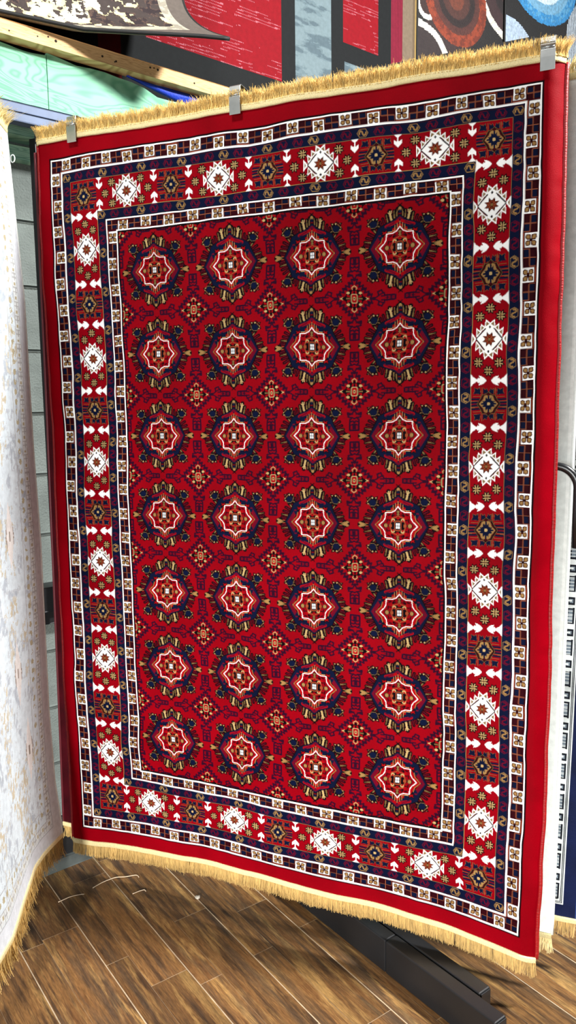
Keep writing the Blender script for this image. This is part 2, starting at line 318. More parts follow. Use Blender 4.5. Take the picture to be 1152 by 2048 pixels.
def big_chart(px):
    py = px * .9835
    m0, m1 = 1.2, 1.2 * KY
    T = Chart(-.5 - m0, 3.5 + m0, -.5 - m1, 6.5 + m1, px, py, 'R')
    def frame(B0, B1, c):
        T.ops = [lambda p: p]
        for a, b in ((B0, B1),):
            x0, x1, y0, y1 = -.5 - b, 3.5 + b, -.5 - b * KY, 6.5 + b * KY
            X0, X1, Y0, Y1 = -.5 - a, 3.5 + a, -.5 - a * KY, 6.5 + a * KY
            T.rect(x0, y0, x1, Y0, c); T.rect(x0, Y1, x1, y1, c); T.rect(x0, y0, X0, y1, c); T.rect(X1, y0, x1, y1, c)
    for B0, B1, c in ((0, .008, 'K'), (.008, .026, 'W'), (.026, .15, 'DR'), (.15, .168, 'W'), (.168, .285, 'N'), (.168, .175, 'K'), (.285, .291, 'G'),
                      (.291, .674, 'R'), (.674, .68, 'G'), (.68, .8, 'N'), (.782, .788, 'B'), (.8, .82, 'W'), (.82, .965, 'DR'), (.965, .985, 'W'), (.985, 1.003, 'K')):
        frame(B0, B1, c)
    # field: the medallion tile in 4 x 7
    t = medallion_tile(px, int(round(py)))
    j0 = int(round((-.5 - T.y0) * py)); i0 = int(round((-.5 - T.x0) * px)); th, tw = t.shape
    for r in range(7):
        jj = int(round((r) * py)) + j0
        for c in range(4): T.a[jj:jj + th, i0 + c * tw:i0 + (c + 1) * tw] = t
    frame(-.012, .008, 'K'); frame(.008, .026, 'W')
    # sides of the frame: f(s, t) with s along and t outward in border units
    def sides(B):                            # (length, map) for top, bottom, left, right at depth B
        yield 'h', -.5 - B, 3.5 + B, lambda p, B=B: np.c_[p[:, 0], -.5 - (B + p[:, 1]) * KY]
        yield 'h', -.5 - B, 3.5 + B, lambda p, B=B: np.c_[p[:, 0], 6.5 + (B + p[:, 1]) * KY]
        yield 'v', -.5 - B * KY, 6.5 + B * KY, lambda p, B=B: np.c_[-.5 - (B + p[:, 1]), p[:, 0]]
        yield 'v', -.5 - B * KY, 6.5 + B * KY, lambda p, B=B: np.c_[3.5 + (B + p[:, 1]), p[:, 0]]
    def guard(B, g, nh, nv, outer):
        def checker(f, s0, e, fl):
            T.ops = [f]; hw = e * .245; hh = g * .42
            T.rect(s0 - hw - .012, -g / 2, s0 + hw + .012, g / 2, 'DR'); T.rect(s0 - hw, -hh, s0 + hw, hh, 'K')
            for a in (-1, 1):
                for b in (-1, 1):
                    c = 'N' if a * b * fl > 0 else 'M'
                    T.poly([(s0 + a * .006, b * .006), (s0 + a * hw * .93, b * .006), (s0 + a * hw * .93, b * hh * .9), (s0 + a * .006, b * hh * .9)], c)
            T.line([(s0 - hw * .95, 0), (s0 + hw * .95, 0)], .0062, 'T'); T.line([(s0, -hh), (s0, hh)], .0062, 'T')
            T.line([(s0 + fl * hw, 0), (s0 + fl * hw, hh)], .005, 'T'); T.line([(s0 - fl * hw, 0), (s0 - fl * hw, -hh)], .005, 'T')
        for k, (o, a, b, f) in enumerate(sides(B)):
            n = nh if o == 'h' else nv; e = (b - a) / n; ee = e if o == 'h' else e
            T.ops = [f]
            for i in range(n):
                s0 = a + (i + .5) * e; att = (1 if i % 2 == 0 else -1) * (1 if outer else -1)
                T.ops = [f]
                lo, hi = (-g / 2, g / 2 * .66) if att < 0 else (-g / 2 * .66, g / 2)
                T.rect(s0 - e * .245, lo, s0 + e * .245, hi, 'W')
                tq = -att * g * .43; T.line([(s0 - e * .32, tq), (s0 + e * .32, tq)], .008, 'O')
                cy = att * g * .09
                kx = e / .3
                for pa in (-1, 1):
                    for pb in (-1, 1):
                        q = np.array([(0, 0), (.004, .044), (.02, .056), (.05, .052), (.054, .03), (.047, .004)]) * [pa * kx, pb]
                        T.poly(q + [s0, cy], 'B'); cc = q.mean(0); T.poly(cc + (q - cc) * .62 + [s0, cy], 'G')
                T.poly(np.array([(-.014, 0), (0, -.014), (.014, 0), (0, .014)]) + [s0, cy], 'K')
            for i in range(1, n): checker(f, a + i * e, e, 1 if i % 2 else -1)
        e = (4 + 2 * B) / nh
        for cx in (-.5 - B, 3.5 + B):
            for cy in (-.5 - B * KY, 6.5 + B * KY):
                checker(lambda p, cx=cx, cy=cy: np.c_[cx + p[:, 0], cy + p[:, 1]], 0, e, 1)
    guard(.8925, .145, 19, 27, True); guard(.088, .124, 13, 23, False)
    for a_, b_ in ((.15, .168), (.8, .82), (.965, .985), (.008, .026)): frame(a_, b_, 'W')
    # S bands
    for B, nh, nv in ((.7355, 30, 51), (.23, 24, 48)):
        for o, a, b, f in sides(B):
            n = nh if o == 'h' else nv
            for i in range(n + (1 if o == 'h' else 0)):
                if o == 'v' and i == 0: continue
                c = f(np.array([[a + (b - a) * i / n, 0]]))[0]
                draw_s(T, c[0], c[1], KY if o == 'h' else 1, 0 if o == 'h' else math.pi / 2, 'G' if i % 3 == 0 else 'L', .06 if o == 'h' else .056)
    # main border
    B = .4825; tops = [lambda p, sg=sg, y=y: (p, sg, y) for sg, y in ((1, 0), (-1, 1))]
    for cy in (-.5 - B * KY, 6.5 + B * KY):
        for i in range(9):
            x = -.5 - B + (4 + 2 * B) * i / 8
            if i % 2 == 0: draw_rosette(T, x, cy, KY)
            else:
                draw_star(T, x, cy, KY)
                for dx, dy in ((.205, .125), (-.205, .125), (.205, -.125), (-.205, -.125), (.3, .0), (-.3, .0)): draw_bloom(T, x + dx, cy + dy * KY, KY)
            for dx in (-.235, .235):
                if i % 2 == 0 and -.95 < x + dx < 3.95:
                    draw_dart(T, lambda p, x=x + dx, cy=cy: np.c_[x + p[:, 0], cy - .191 * KY + p[:, 1] * KY])
                    draw_dart(T, lambda p, x=x + dx, cy=cy: np.c_[x + p[:, 0], cy + .191 * KY - p[:, 1] * KY])
    for cx in (-.5 - B, 3.5 + B):
        for i in range(13):
            y = -.5 - B * KY + (7 + 2 * B * KY) * i / 12
            if 0 < i < 12:
                if i % 2 == 0: draw_rosette(T, cx, y, KY)
                else:
                    draw_star(T, cx, y, KY)
                    for dx, dy in ((.115, .232), (-.115, .232), (.115, -.232), (-.115, -.232), (0, .315), (0, -.315)): draw_bloom(T, cx + dx, y + dy, KY)
            if i % 2 == 0:
                for dy in (-.25, .25):
                    if -.98 < y + dy < 6.98:
                        draw_squid(T, lambda p, y=y + dy, cx=cx: np.c_[cx - .191 + p[:, 1], y + p[:, 0]])
                        draw_squid(T, lambda p, y=y + dy, cx=cx: np.c_[cx + .191 - p[:, 1], y + p[:, 0]])
    return T

# ------------------------------------------------------------------ fringes, bindings
def fringe(name, base, down, length, m, parent, per_m=900, lean=(0, 0), jit=.16, r=.0011, rng=RNG, curl=.0, depth=.004):
    """base: (k,3) polyline along the rug end; many loose strands in one bunch"""
    base = np.array(base, float); seg = np.linalg.norm(np.diff(base, axis=0), axis=1); cum = np.r_[0, np.cumsum(seg)]; L_ = cum[-1]
    n = int(L_ * per_m); s = np.sort(rng.random(n)) * L_
    P = np.stack([np.interp(s, cum, base[:, k]) for k in range(3)], 1)
    tg = np.stack([np.interp(s, cum, np.gradient(base[:, k], cum)) for k in range(3)], 1); tg[:, 2] = 0; tg /= np.linalg.norm(tg, axis=1)[:, None]
    nr = np.c_[tg[:, 1], -tg[:, 0], np.zeros(n)]
    clump = vnoise(s * 60, s * 0 + .5, 5) - .5; clump2 = vnoise(s * 160, s * 0 + 3.5, 9) - .5
    side = clump * 2 * jit + rng.normal(0, jit * .45, n) + lean[0]; fwd = lean[1] + rng.normal(0, jit * .8, n) + clump2 * jit
    ln = length * (1 + clump * .16 + rng.normal(0, .05, n)); dz = -1.0 if down else 1.0
    rings = []
    for t in (0, .4, .75, 1.0):
        c = P + nr * ((rng.random(n)[:, None] - .5) * depth * (1 if t == 0 else 0))
        b = t ** 1.5
        c = c + tg * (side * ln * b)[:, None] + nr * (fwd * ln * (b + curl * t * t))[:, None]
        c[:, 2] += dz * ln * (t - curl * .35 * t * t); rings.append((c, r * (1.0 - .55 * t)))
    V = np.zeros((n, 4, 3, 3), np.float32)
    for i, (c, rr) in enumerate(rings):
        for k in range(3):
            th = 2 * math.pi * k / 3
            V[:, i, k] = c + tg * (rr * math.cos(th)) + nr * (rr * math.sin(th))
    idx = np.arange(n * 12).reshape(n, 4, 3); F = []
    for i in range(3):
        for k in range(3):
            F.append(np.stack([idx[:, i, k], idx[:, i, (k + 1) % 3], idx[:, i + 1, (k + 1) % 3], idx[:, i + 1, k]], -1))
    F = np.concatenate(F); me = bpy.data.meshes.new(name)
    me.vertices.add(n * 12); me.vertices.foreach_set('co', V.reshape(-1))
    me.loops.add(len(F) * 4); me.loops.foreach_set('vertex_index', F.reshape(-1).astype(np.int32))
    me.polygons.add(len(F)); me.polygons.foreach_set('loop_start', (np.arange(len(F)) * 4).astype(np.int32)); me.polygons.foreach_set('loop_total', np.full(len(F), 4, np.int32))
    me.polygons.foreach_set('use_smooth', np.full(len(F), True)); me.update(calc_edges=True); me.materials.append(m)
    o = bpy.data.objects.new(name, me); link(o, parent)
    if parent is not None: o.matrix_parent_inverse = Matrix.Translation(-Vector(parent.location))
    o['kind'] = 'stuff'; return o
def tape(name, base, h, nrm, m, parent, t=.005):
    """flat woven tape sewn along a rug end: a thin ridged band hanging from (or standing on) the base line"""
    base = np.array(base, float); nrm = np.array(nrm, float)
    prof = [(0, t * .4), (.15, t), (.35, t * .75), (.5, t * 1.05), (.7, t * .75), (.88, t), (1, t * .3), (1, -t * .6), (0, -t * .6), (0, t * .4)]
    P = np.array([[b + nrm * d + np.array([0, 0, h * a]) for a, d in prof] for b in base])
    return grid(name, P, m, parent)

# ------------------------------------------------------------------ camera
rt = np.array([0.91835739, 0.03884211, -0.39384134]); dn = np.array([0.01375185, 0.99143882, 0.12984591]); nr_ = np.array([0.39551308, -0.124661, 0.90996101])
cam = bpy.data.cameras.new('camera'); co = bpy.data.objects.new('camera', cam); COL.objects.link(co)
cx_, cy_, cz_ = (np.array([rt[i], nr_[i], -dn[i]]) for i in range(3))
co.matrix_world = Matrix(((cx_[0], -cy_[0], -cz_[0], 0), (cx_[1], -cy_[1], -cz_[1], 0), (cx_[2], -cy_[2], -cz_[2], H), (0, 0, 0, 1)))
cam.sensor_fit = 'VERTICAL'; cam.sensor_height = 36; cam.lens = 1560 / 2048 * 36; cam.clip_start = .02
SC.camera = co

# ------------------------------------------------------------------ the big red rug
PX = 120
ch = big_chart(PX * 2)
a = ch.a; hh, ww = a.shape[0] // 2 * 2, a.shape[1] // 2 * 2
rgb = PALA[a[:hh, :ww]]; rgb = (rgb[0::2, 0::2] + rgb[1::2, 0::2] + rgb[0::2, 1::2] + rgb[1::2, 1::2]) / 4
NR, NC = rgb.shape[:2]
us = ch.x0 + np.arange(NC + 1) * 2 / ch.px; vs = ch.y0 + np.arange(NR + 1) * 2 / ch.py
def rug_pos(u, v, back=0.0):
    ue = np.where(u > 3.5, 3.5 + (u - 3.5) * .91, u)
    s = np.clip((v - 6.5) / 1.22, 0, None); k = 1 - ((u - 1.5) / 3.2) ** 2
    ve = v + s * (.02 - .15 * k + .075 * np.clip((u - 3) / 1.7, 0, 1))
    s2 = np.clip((-.5 - v) / 1.22, 0, None); ve = ve + s2 * (.02 + .09 * (u + 1.7) / 6.3)
    ue = ue + .012 * (vnoise(u * 2.6 + 3, v * 2.6 + 9, 21) - .5) * 2 + .006 * (vnoise(u * 9, v * 9, 22) - .5)
    ve = ve + .014 * (vnoise(u * 2.2 + 7, v * 2.2 + 1, 23) - .5) * 2 + .006 * (vnoise(u * 8, v * 8, 24) - .5)
    x = (ue - 5.2474) * CELL; z = H + (1.70 - ve) * ROW
    dep = .007 * np.sin(u * 1.9 + .4 + .12 * v) * (.25 + .75 * np.clip(v / 7.5, 0, 1)) + .006 * (vnoise(u * .9, v * .7 + 4, 25) - .5) + .0035 * np.sin(v * 1.3 + u * .6)
    e = np.clip((u - 4.52) / .18, 0, 1); dep = dep + .034 * e ** 2 * (1 - .6 * np.clip((v - 4) / 3, 0, 1))
    e = np.clip((-1.63 - u) / .07, 0, 1); dep = dep + .010 * e ** 2
    x = x - .008 * np.clip((v - 6.3) / 1.3, 0, 1) * np.clip((u - 4) / .7, 0, 1)
    y = RUG_Y + dep + back
    return np.stack([x, y, z], -1)
V2, U2 = np.meshgrid(vs, us, indexing='ij')
rug = thing('persian_rug', 'large red rug with rows of navy medallions, hung by three clips in the centre', 'rug', (-.95, RUG_Y, .17))
grid('pile', rug_pos(U2, V2), M['pile'], rug, rgb)
vb, ub = np.meshgrid(np.linspace(vs[0], vs[-1], 60), np.linspace(us[0], us[-1], 40), indexing='ij')
grid('backing', rug_pos(ub, vb, .009), M['jute'], rug, flip=True)
for u0, dx in ((us[-1], .001), (us[0], -.001)):
    q = rug_pos(np.full(160, u0), np.linspace(vs[0], vs[-1], 160), .003); q[:, 0] += dx
    tube('edge_binding', q, .0062, M['binding'], rug, 10)
ue_ = np.linspace(us[0], us[-1], 120)
bt = rug_pos(ue_, np.full(120, vs[-1])); bt[:, 2] += .004
tp = rug_pos(ue_, np.full(120, vs[0])); tp[:, 2] -= .003; tp[:, 1] -= .001
tape('fringe_tape', bt - [0, 0, .017], .017, (0, -1, 0), M['cream'], rug)
tape('fringe_tape', tp, .017, (0, -1, 0), M['cream'], rug, .006)
fringe('fringe', bt - [0, 0, .014], True, .042, M['goldlow'], rug, 2600, jit=.10, r=.0010)
fringe('fringe', tp + [0, 0, .012], False, .040, M['gold'], rug, 4200, lean=(.12, .05), jit=.30, r=.0009, curl=.25, depth=.012)

# ------------------------------------------------------------------ clips on the top edge
def clip_at(x, z, y, label, first=None):
    if first is None:
        t = thing('rug_clip', label, 'clip', (x, y, z), 'steel clips along the top of the red rug')
        w = .034
        # folded sheet profile in (y, z): plate down the front, step, hook over the rail
        prof = [(-.013, -.075), (-.0145, -.045), (-.0145, -.028), (-.010, -.024), (-.016, -.018), (-.012, -.012), (-.010, .0), (-.004, .004), (.02, .004), (.05, .002), (.05, -.02)]
        plate = np.array([[(xx, a, b) for a, b in prof[:4]] for xx in (-w / 2, w / 2)]); hook = np.array([[(xx, a, b) for a, b in prof[3:]] for xx in (-w / 2, w / 2)])
        for nm, P in (('clamp_plate', plate), ('hook', hook)):
            o = grid(nm, P + np.array([x, y, z]), M['steel'], t, smooth=False)
            md = o.modifiers.new('thick', 'SOLIDIFY'); md.thickness = .0022
            bv = o.modifiers.new('round', 'BEVEL'); bv.width = .0012; bv.segments = 2
        tube('spring_bar', [(x - w / 2 + .002, y - .012, z - .024), (x + w / 2 - .002, y - .012, z - .024)], .0028, M['steel'], t, 8)
        return t
    r = first.copy(); COL.objects.link(r); r.location = (x, y, z); r['label'] = label
    for c in first.children:
        d = c.copy(); COL.objects.link(d); d.parent = r; d.matrix_parent_inverse = c.matrix_parent_inverse.copy()
    return r
c1 = clip_at(-1.028, 2.548, RUG_Y - .002, 'shiny folded steel clip near the middle of the red rug\'s top fringe')
clip_at(-1.586, 2.553, RUG_Y - .002, 'dull grey steel clip at the end of the red rug nearest the block wall', c1)
clip_at(-.203, 2.520, RUG_Y - .002, 'grey steel clip near the free corner of the red rug, below the blue circle rug', c1)

# ------------------------------------------------------------------ swing arm that carries the rugs
arm = thing('display_arm', 'black steel arm frame behind the red rug with a bent tube at its edge', 'display rack', (-1.775, 2.1, 0))
box('rail', (-1.0025, 2.098, 2.528), (1.525, .022, .034), M['black'], arm, bevel=.002)
box('post', (-1.839, 2.178, 1.285), (.026, .03, 2.55), M['black'], arm, bevel=.002)
arc = [(-.6, 2.117, 2.52), (-.6, 2.117, 1.56)] + [(-.547 - .053 * math.cos(t), 2.117, 1.56 - .053 * math.sin(t)) for t in np.linspace(.2, math.pi / 2, 7)] + [(-.192, 2.117, 1.507)] + [(-.164 + .056 * math.sin(t), 2.117, 1.451 + .056 * math.cos(t)) for t in np.linspace(.15, math.pi / 2, 9)] + [(-.108, 2.117, 1.40), (-.108, 2.117, 1.296)]
tube('bent_tube', arc, .0105, M['blackgloss'], arm, 16)

# ------------------------------------------------------------------ plain sheets for the other hanging rugs
def hung_rug(name, label, x0, x1, z0, z1, y, m, colfun, nx, nz, bind, fr, tp_m, top=True, wob=.006, seed=40, flen=.042, tape_h=.016, skew=0.0):
    t = thing(name, label, 'rug', ((x0 + x1) / 2, y, z0))
    X = np.linspace(x0, x1, nx + 1); Z = np.linspace(z1, z0, nz + 1); ZZ, XX = np.meshgrid(Z, X, indexing='ij')
    def pos(XX, ZZ, b=0): return np.stack([XX + .004 * (vnoise(ZZ * 3, XX * 0 + 1.5, seed) - .5) + skew * (ZZ - z0), y + b + wob * (vnoise(XX * 6, ZZ * 1.2, seed + 1) - .5) * 2, ZZ], -1)
    xc = (X[:-1] + X[1:]) / 2; zc = (Z[:-1] + Z[1:]) / 2; Zc, Xc = np.meshgrid(zc, xc, indexing='ij')
    grid('pile', pos(XX, ZZ), m, t, colfun(Xc, Zc))
    grid('backing', pos(XX, ZZ, .009)[::8, ::8] if nx % 8 == 0 and nz % 8 == 0 else pos(XX, ZZ, .009), M['jute'], t, flip=True)
    for xx in (x0, x1): tube('edge_binding', pos(np.full(60, xx), np.linspace(z1, z0, 60), .004), .0058, bind, t, 8)
    xs = np.linspace(x0, x1, 40); b = pos(xs, np.full(40, z0)); tape('fringe_tape', b - [0, 0, tape_h - .003], tape_h, (0, -1, 0), tp_m, t)
    fringe('fringe', b - [0, 0, tape_h - .005], True, flen, fr, t, 1300, jit=.14, r=.0013)
    if top:
        b = pos(xs, np.full(40, z1)); tape('fringe_tape', b - [0, 0, .003], tape_h, (0, -1, 0), tp_m, t); fringe('fringe', b + [0, 0, tape_h - .005], False, .035, fr, t, 1100, lean=(.1, .1), jit=.3, r=.0013, curl=.2)
    return t
flat = lambda c: (lambda X, Z: np.broadcast_to(np.array(c), X.shape + (3,)) * 1.0)
hung_rug('maroon_rug', 'dark maroon rug hanging close behind the red rug, its edge showing beside the block wall', -1.842, -.70, .172, 2.50, 2.132, M['navypile'], flat(srgb(62, 3, 13)), 80, 160, M['darkbinding'], M['goldlow'], M['cream'], top=False, skew=.018)
def cream_edge(X, Z):
    d = -.138 - X; c = np.broadcast_to(np.array(srgb(226, 234, 230)), X.shape + (3,)).copy()
    c[d < .013] = srgb(240, 246, 242); c[(d > .017) & (d < .019) & (vnoise(Z * 90, d * 0, 3) > .45)] = srgb(150, 158, 150); c[d > .05] = srgb(225, 228, 222)
    return c
M['palebind'] = mat('pale_binding', srgb(236, 244, 240), rough=.7, nscale=200, namt=.06)
M['navybind'] = mat('navy_binding', srgb(52, 84, 160), rough=.5, sheen=.2, nscale=200, namt=.2)
M['paletape'] = mat('olive_cream_tape', srgb(206, 192, 140), rough=.8, nscale=260, namt=.15, bump=.5, bscale=420)
hung_rug('pale_rug', 'pale grey rug showing as a narrow strip between the red rug and the navy rug', -.64, -.140, .172, 2.46, 2.165, M['knots'], cream_edge, 160, 320, M['palebind'], M['palefringe'], M['paletape'], skew=.0104)
def navy_pat(X, Z):
    xr = -.077; d = xr - X; zb = Z - .168
    c = np.broadcast_to(np.array(srgb(13, 24, 62)), X.shape + (3,)).copy(); f = np.minimum(d, zb)
    Wt = np.array(srgb(232, 240, 240)); Kc = np.array(srgb(20, 24, 34)); G = np.array(srgb(120, 134, 146))
    s = np.where(d < zb, Z, X)
    def band(a, b, col): c[(f > a) & (f <= b)] = col
    band(.040, .044, Wt); band(.044, .046, Kc); band(.046, .048, Wt); band(.048, .0497, Kc); band(.0497, .098, Wt)
    ph = (s / .092) % 1.0
    inb = (f > .054) & (f < .073)
    m1 = inb & (ph > .06) & (ph < .3); c[m1] = Kc; c[m1 & (np.abs(f - .063) < .005) & (ph > .12) & (ph < .24)] = G
    c[m1 & (f > .062) & (np.abs(ph - .18) < .03)] = Wt
    m2 = inb & (ph > .45) & (ph < .97); c[m2] = Kc; c[m2 & (f > .058) & (f < .069) & (ph > .52) & (ph < .9)] = G; c[m2 & (f > .058) & (((ph * 20) % 1) < .25)] = Wt
    band(.098, .101, Kc); band(.101, .115, Wt); band(.115, .118, Kc); band(.118, .122, np.array(srgb(13, 24, 62)))
    return c
hung_rug('navy_rug', 'navy blue rug with a white patterned border, at the frame edge behind the pale rug', -.56, -.079, .168, 2.43, 2.262, M['navypile'], navy_pat, 400, 1200, M['navybind'], M['goldlow'], M['cream'], skew=.02)

# ------------------------------------------------------------------ cream rug swung towards the viewer at the left
cr_bot = np.array([(-1.697, 1.963), (-1.688, 1.905), (-1.676, 1.845), (-1.652, 1.775), (-1.613, 1.711), (-1.538, 1.584), (-1.48, 1.49), (-1.447, 1.411), (-1.40, 1.25), (-1.36, 1.08), (-1.33, .92)])
cr_top = np.array([(-1.762, 1.963), (-1.728, 1.90), (-1.70, 1.83), (-1.668, 1.75), (-1.63, 1.66), (-1.575, 1.53), (-1.53, 1.42), (-1.50, 1.34), (-1.44, 1.18), (-1.39, 1.04), (-1.35, .90)])
def resamp(p, n):
    d = np.r_[0, np.cumsum(np.linalg.norm(np.diff(p, axis=0), axis=1))]; s = np.linspace(0, d[-1], n)
    q = np.stack([np.interp(s, d, p[:, k]) for k in (0, 1)], 1)
    for _ in range(6): q[1:-1] = (q[:-2] + 2 * q[1:-1] + q[2:]) / 4
    return q
cb, ct = resamp(cr_bot, 361), resamp(cr_top, 361)
zc_ = np.linspace(2.51, .25, 761)
def cream_pos(off=0.0, rows=zc_, st=1):
    w = (2.51 - rows) / (2.51 - .25); ed = np.interp(rows, [.25, .298, .437, .681, 1.255, 1.544, 2.01, 2.221, 2.512], [-1.697, -1.70, -1.718, -1.727, -1.722, -1.730, -1.733, -1.747, -1.764])
    f = np.clip((w - .55) / .45, 0, 1) ** 1.6
    q = ct[None, ::st] * (1 - f)[:, None, None] + cb[None, ::st] * f[:, None, None]
    dx = ed - q[:, 0, 0]; fall = np.exp(-np.arange(0, 361, st) / 60.)
    q[:, :, 0] += dx[:, None] * fall[None]
    g = np.gradient(q, axis=1); g /= np.linalg.norm(g, axis=2)[:, :, None]
    nn = np.stack([-g[:, :, 1], g[:, :, 0]], -1)
    q = q + nn * (off + .004 * (vnoise(np.arange(0, 361, st)[None] / 50., rows[:, None] * 1.5, 61) - .5)[:, :, None])
    return np.concatenate([q, np.broadcast_to(rows[:, None, None], q.shape[:2] + (1,))], -1)
s_ = np.arange(360) / 360 * 1.16; Zc, Sc = np.meshgrid((zc_[:-1] + zc_[1:]) / 2, s_, indexing='ij')
cc = np.broadcast_to(np.array(srgb(214, 226, 232)), Sc.shape + (3,)).copy()
n1 = fbm(Sc * 30, Zc * 24, 70); n2 = fbm(Sc * 90 + Zc * 20, Zc * 60, 75); n3 = fbm(Sc * 14, Zc * 7, 79)
cc[(n1 > .5) & (n2 > .42)] = srgb(196, 204, 210); cc[(n1 > .57) & (n2 > .48)] = srgb(180, 190, 199); cc[(n3 > .56) & (n2 > .54)] = srgb(204, 202, 190); cc[(n3 > .62) & (n2 > .57)] = srgb(198, 188, 164)
fB = np.minimum(Sc, Zc - .25); al = np.where(Sc < Zc - .25, Zc, Sc)
grey = np.array(srgb(178, 180, 180)); tan = np.array(srgb(178, 168, 138)); br = np.array(srgb(140, 124, 110))
cc[fB < .05] = np.array(srgb(216, 222, 228)); cc[(fB > .05) & (fB < .053)] = grey
ph = (al / .042) % 1; inb = (fB > .056) & (fB < .085); cc[inb] = srgb(216, 222, 222)
cc[inb & ((np.abs(ph - .2) < .05) | ((np.abs(fB - .07) < .003) & (ph < .5)) | (np.abs(ph - .5) < .04))] = grey; cc[inb & (np.abs(fB - .073) < .006) & (np.abs(ph - .75) < .1)] = tan
cc[(fB > .085) & (fB < .088)] = grey; ph2 = (al / .03) % 1; m2 = (fB > .095) & (fB < .13); cc[m2 & (((ph2 - .5) ** 2 * .03 ** 2 + (fB - .112) ** 2) < .009 ** 2) & (n2 > .4)] = tan
cc[(fB > .135) & (fB < .138)] = grey
for (sa, za) in ((.22, .88), (.22, 1.30), (.17, .62), (.28, 1.9), (.28, 2.25)):            # long pointed cartouches
    e = np.abs(Sc - sa) / .028 + np.abs(Zc - za) / .105; zone = (e < 1.25); cc[zone & (e < 1)] = srgb(230, 226, 222); cc[zone & (np.abs(np.minimum(e, np.abs(Sc - sa) / .022 * .9) - .95) < .09) & (e < 1.1)] = br
    cc[(np.abs(Sc - sa) < .004) & (np.abs(Zc - za) < .015)] = br
cream = thing('cream_rug', 'cream and silver faded rug hanging at the left frame edge, end swung towards the viewer', 'rug', (-1.55, 1.6, .25))
grid('pile', cream_pos(), M['knots'], cream, cc, flip=True)
grid('backing', cream_pos(-.008, zc_[::20], 12), M['jute'], cream)
eg = cream_pos(-.003, zc_[::8], 60)[:, 0]; tube('edge_binding', eg, .005, M['palebind'], cream, 8)
bb = cream_pos(0, zc_[-3:], 6)[-1]; tape('fringe_tape', (bb - [0, 0, .012])[::-1], .015, (.9, .4, 0), M['cream'], cream, .004)
fringe('fringe', (bb - [0, 0, .01])[::-1], True, .06, M['goldlow'], cream, 1500, jit=.16, r=.0013)
tt = cream_pos(0, zc_[:3], 6)[0]; tape('fringe_tape', (tt - [0, 0, .004])[::-1], .015, (.9, .4, 0), M['cream'], cream, .004)
fringe('fringe', (tt + [.002, 0, .01])[::-1], False, .036, M['palefringe'], cream, 2200, lean=(-.1, .25), jit=.4, r=.0012, curl=.4)
th = np.linspace(0, 2 * math.pi, 15)
tube('hanging_loop', np.c_[-1.749 + .008 * np.cos(th), np.full(15, 1.966), 2.431 + .011 * np.sin(th)], .0018, M['palebind'], cream, 6, caps=False)

# ------------------------------------------------------------------ block wall, header and the rugs pinned above it
D = np.array([.4552, .8904, 0]); NW = np.array([.8904, -.4552, 0]); P0 = np.array([-1.808, 2.166, 0])
def wp(s, off, z): return P0 + D * s + NW * off + np.array([0, 0, z])
AX = Matrix(((D[0], NW[0], 0), (D[1], NW[1], 0), (0, 0, 1)))
def wbox(name, s0, s1, o0, o1, z0, z1, m, parent=None, bevel=.0):
    return box(name, wp((s0 + s1) / 2, (o0 + o1) / 2, (z0 + z1) / 2), (s1 - s0, o1 - o0, z1 - z0), m, parent, AX, bevel)
M['block'] = mat('cinder_block', srgb(108, 116, 112), rough=.9, nscale=7, namt=.22, bump=.9, bscale=160)
M['mortar'] = mat('mortar', srgb(96, 102, 98), rough=.95, nscale=30, namt=.2)
bm = bmesh.new(); bw, bh = .44, .219
for k in range(-1, 21):
    z0 = 2.318 - .219 * (k + 1) + .219 * 9.0
    if z0 < -.05 or z0 > 4.3: continue
    for j in range(-5, 14):
        s0 = j * bw + (.22 if k % 2 else 0) + .08
        bm_box(bm, wp(s0 + bw / 2, -.17, max(z0, 0) + (bh + min(z0, 0)) / 2), (bw - .009, .06, bh + min(z0, 0) - .009), AX, .004, 1)
wall = from_bm('wall_back', bm, M['block']); wall['kind'] = 'structure'
bm_w = bmesh.new(); bm_box(bm_w, wp(2.0, -.19, 2.2), (8.6, .09, 4.4), AX); mo = from_bm('mortar', bm_w, M['mortar'], wall)
# base rail and crossbar of the wall rack
base = thing('rack_base', 'low grey and black steel base rail on the floor along the block wall', 'rack base', tuple(wp(.5, -.03, 0)))
wbox('foot_rail', -1.2, 2.2, -.010, .0, 0, .045, M['rail'], base, .002); wbox('kick_plate', -1.2, 2.2, -.085, -.012, 0, .15, M['black'], base, .002)
bar = thing('wall_crossbar', 'black double steel crossbar fixed on the block wall between the cream and red rugs', 'rail', tuple(wp(.4, -.1, .9)))
wbox('upper_bar', -1.2, 2.6, -.136, -.062, .952, 1.043, M['black'], bar, .004); wbox('lower_bar', -1.2, 2.6, -.136, -.09, .90, .946, M['black'], bar, .003)
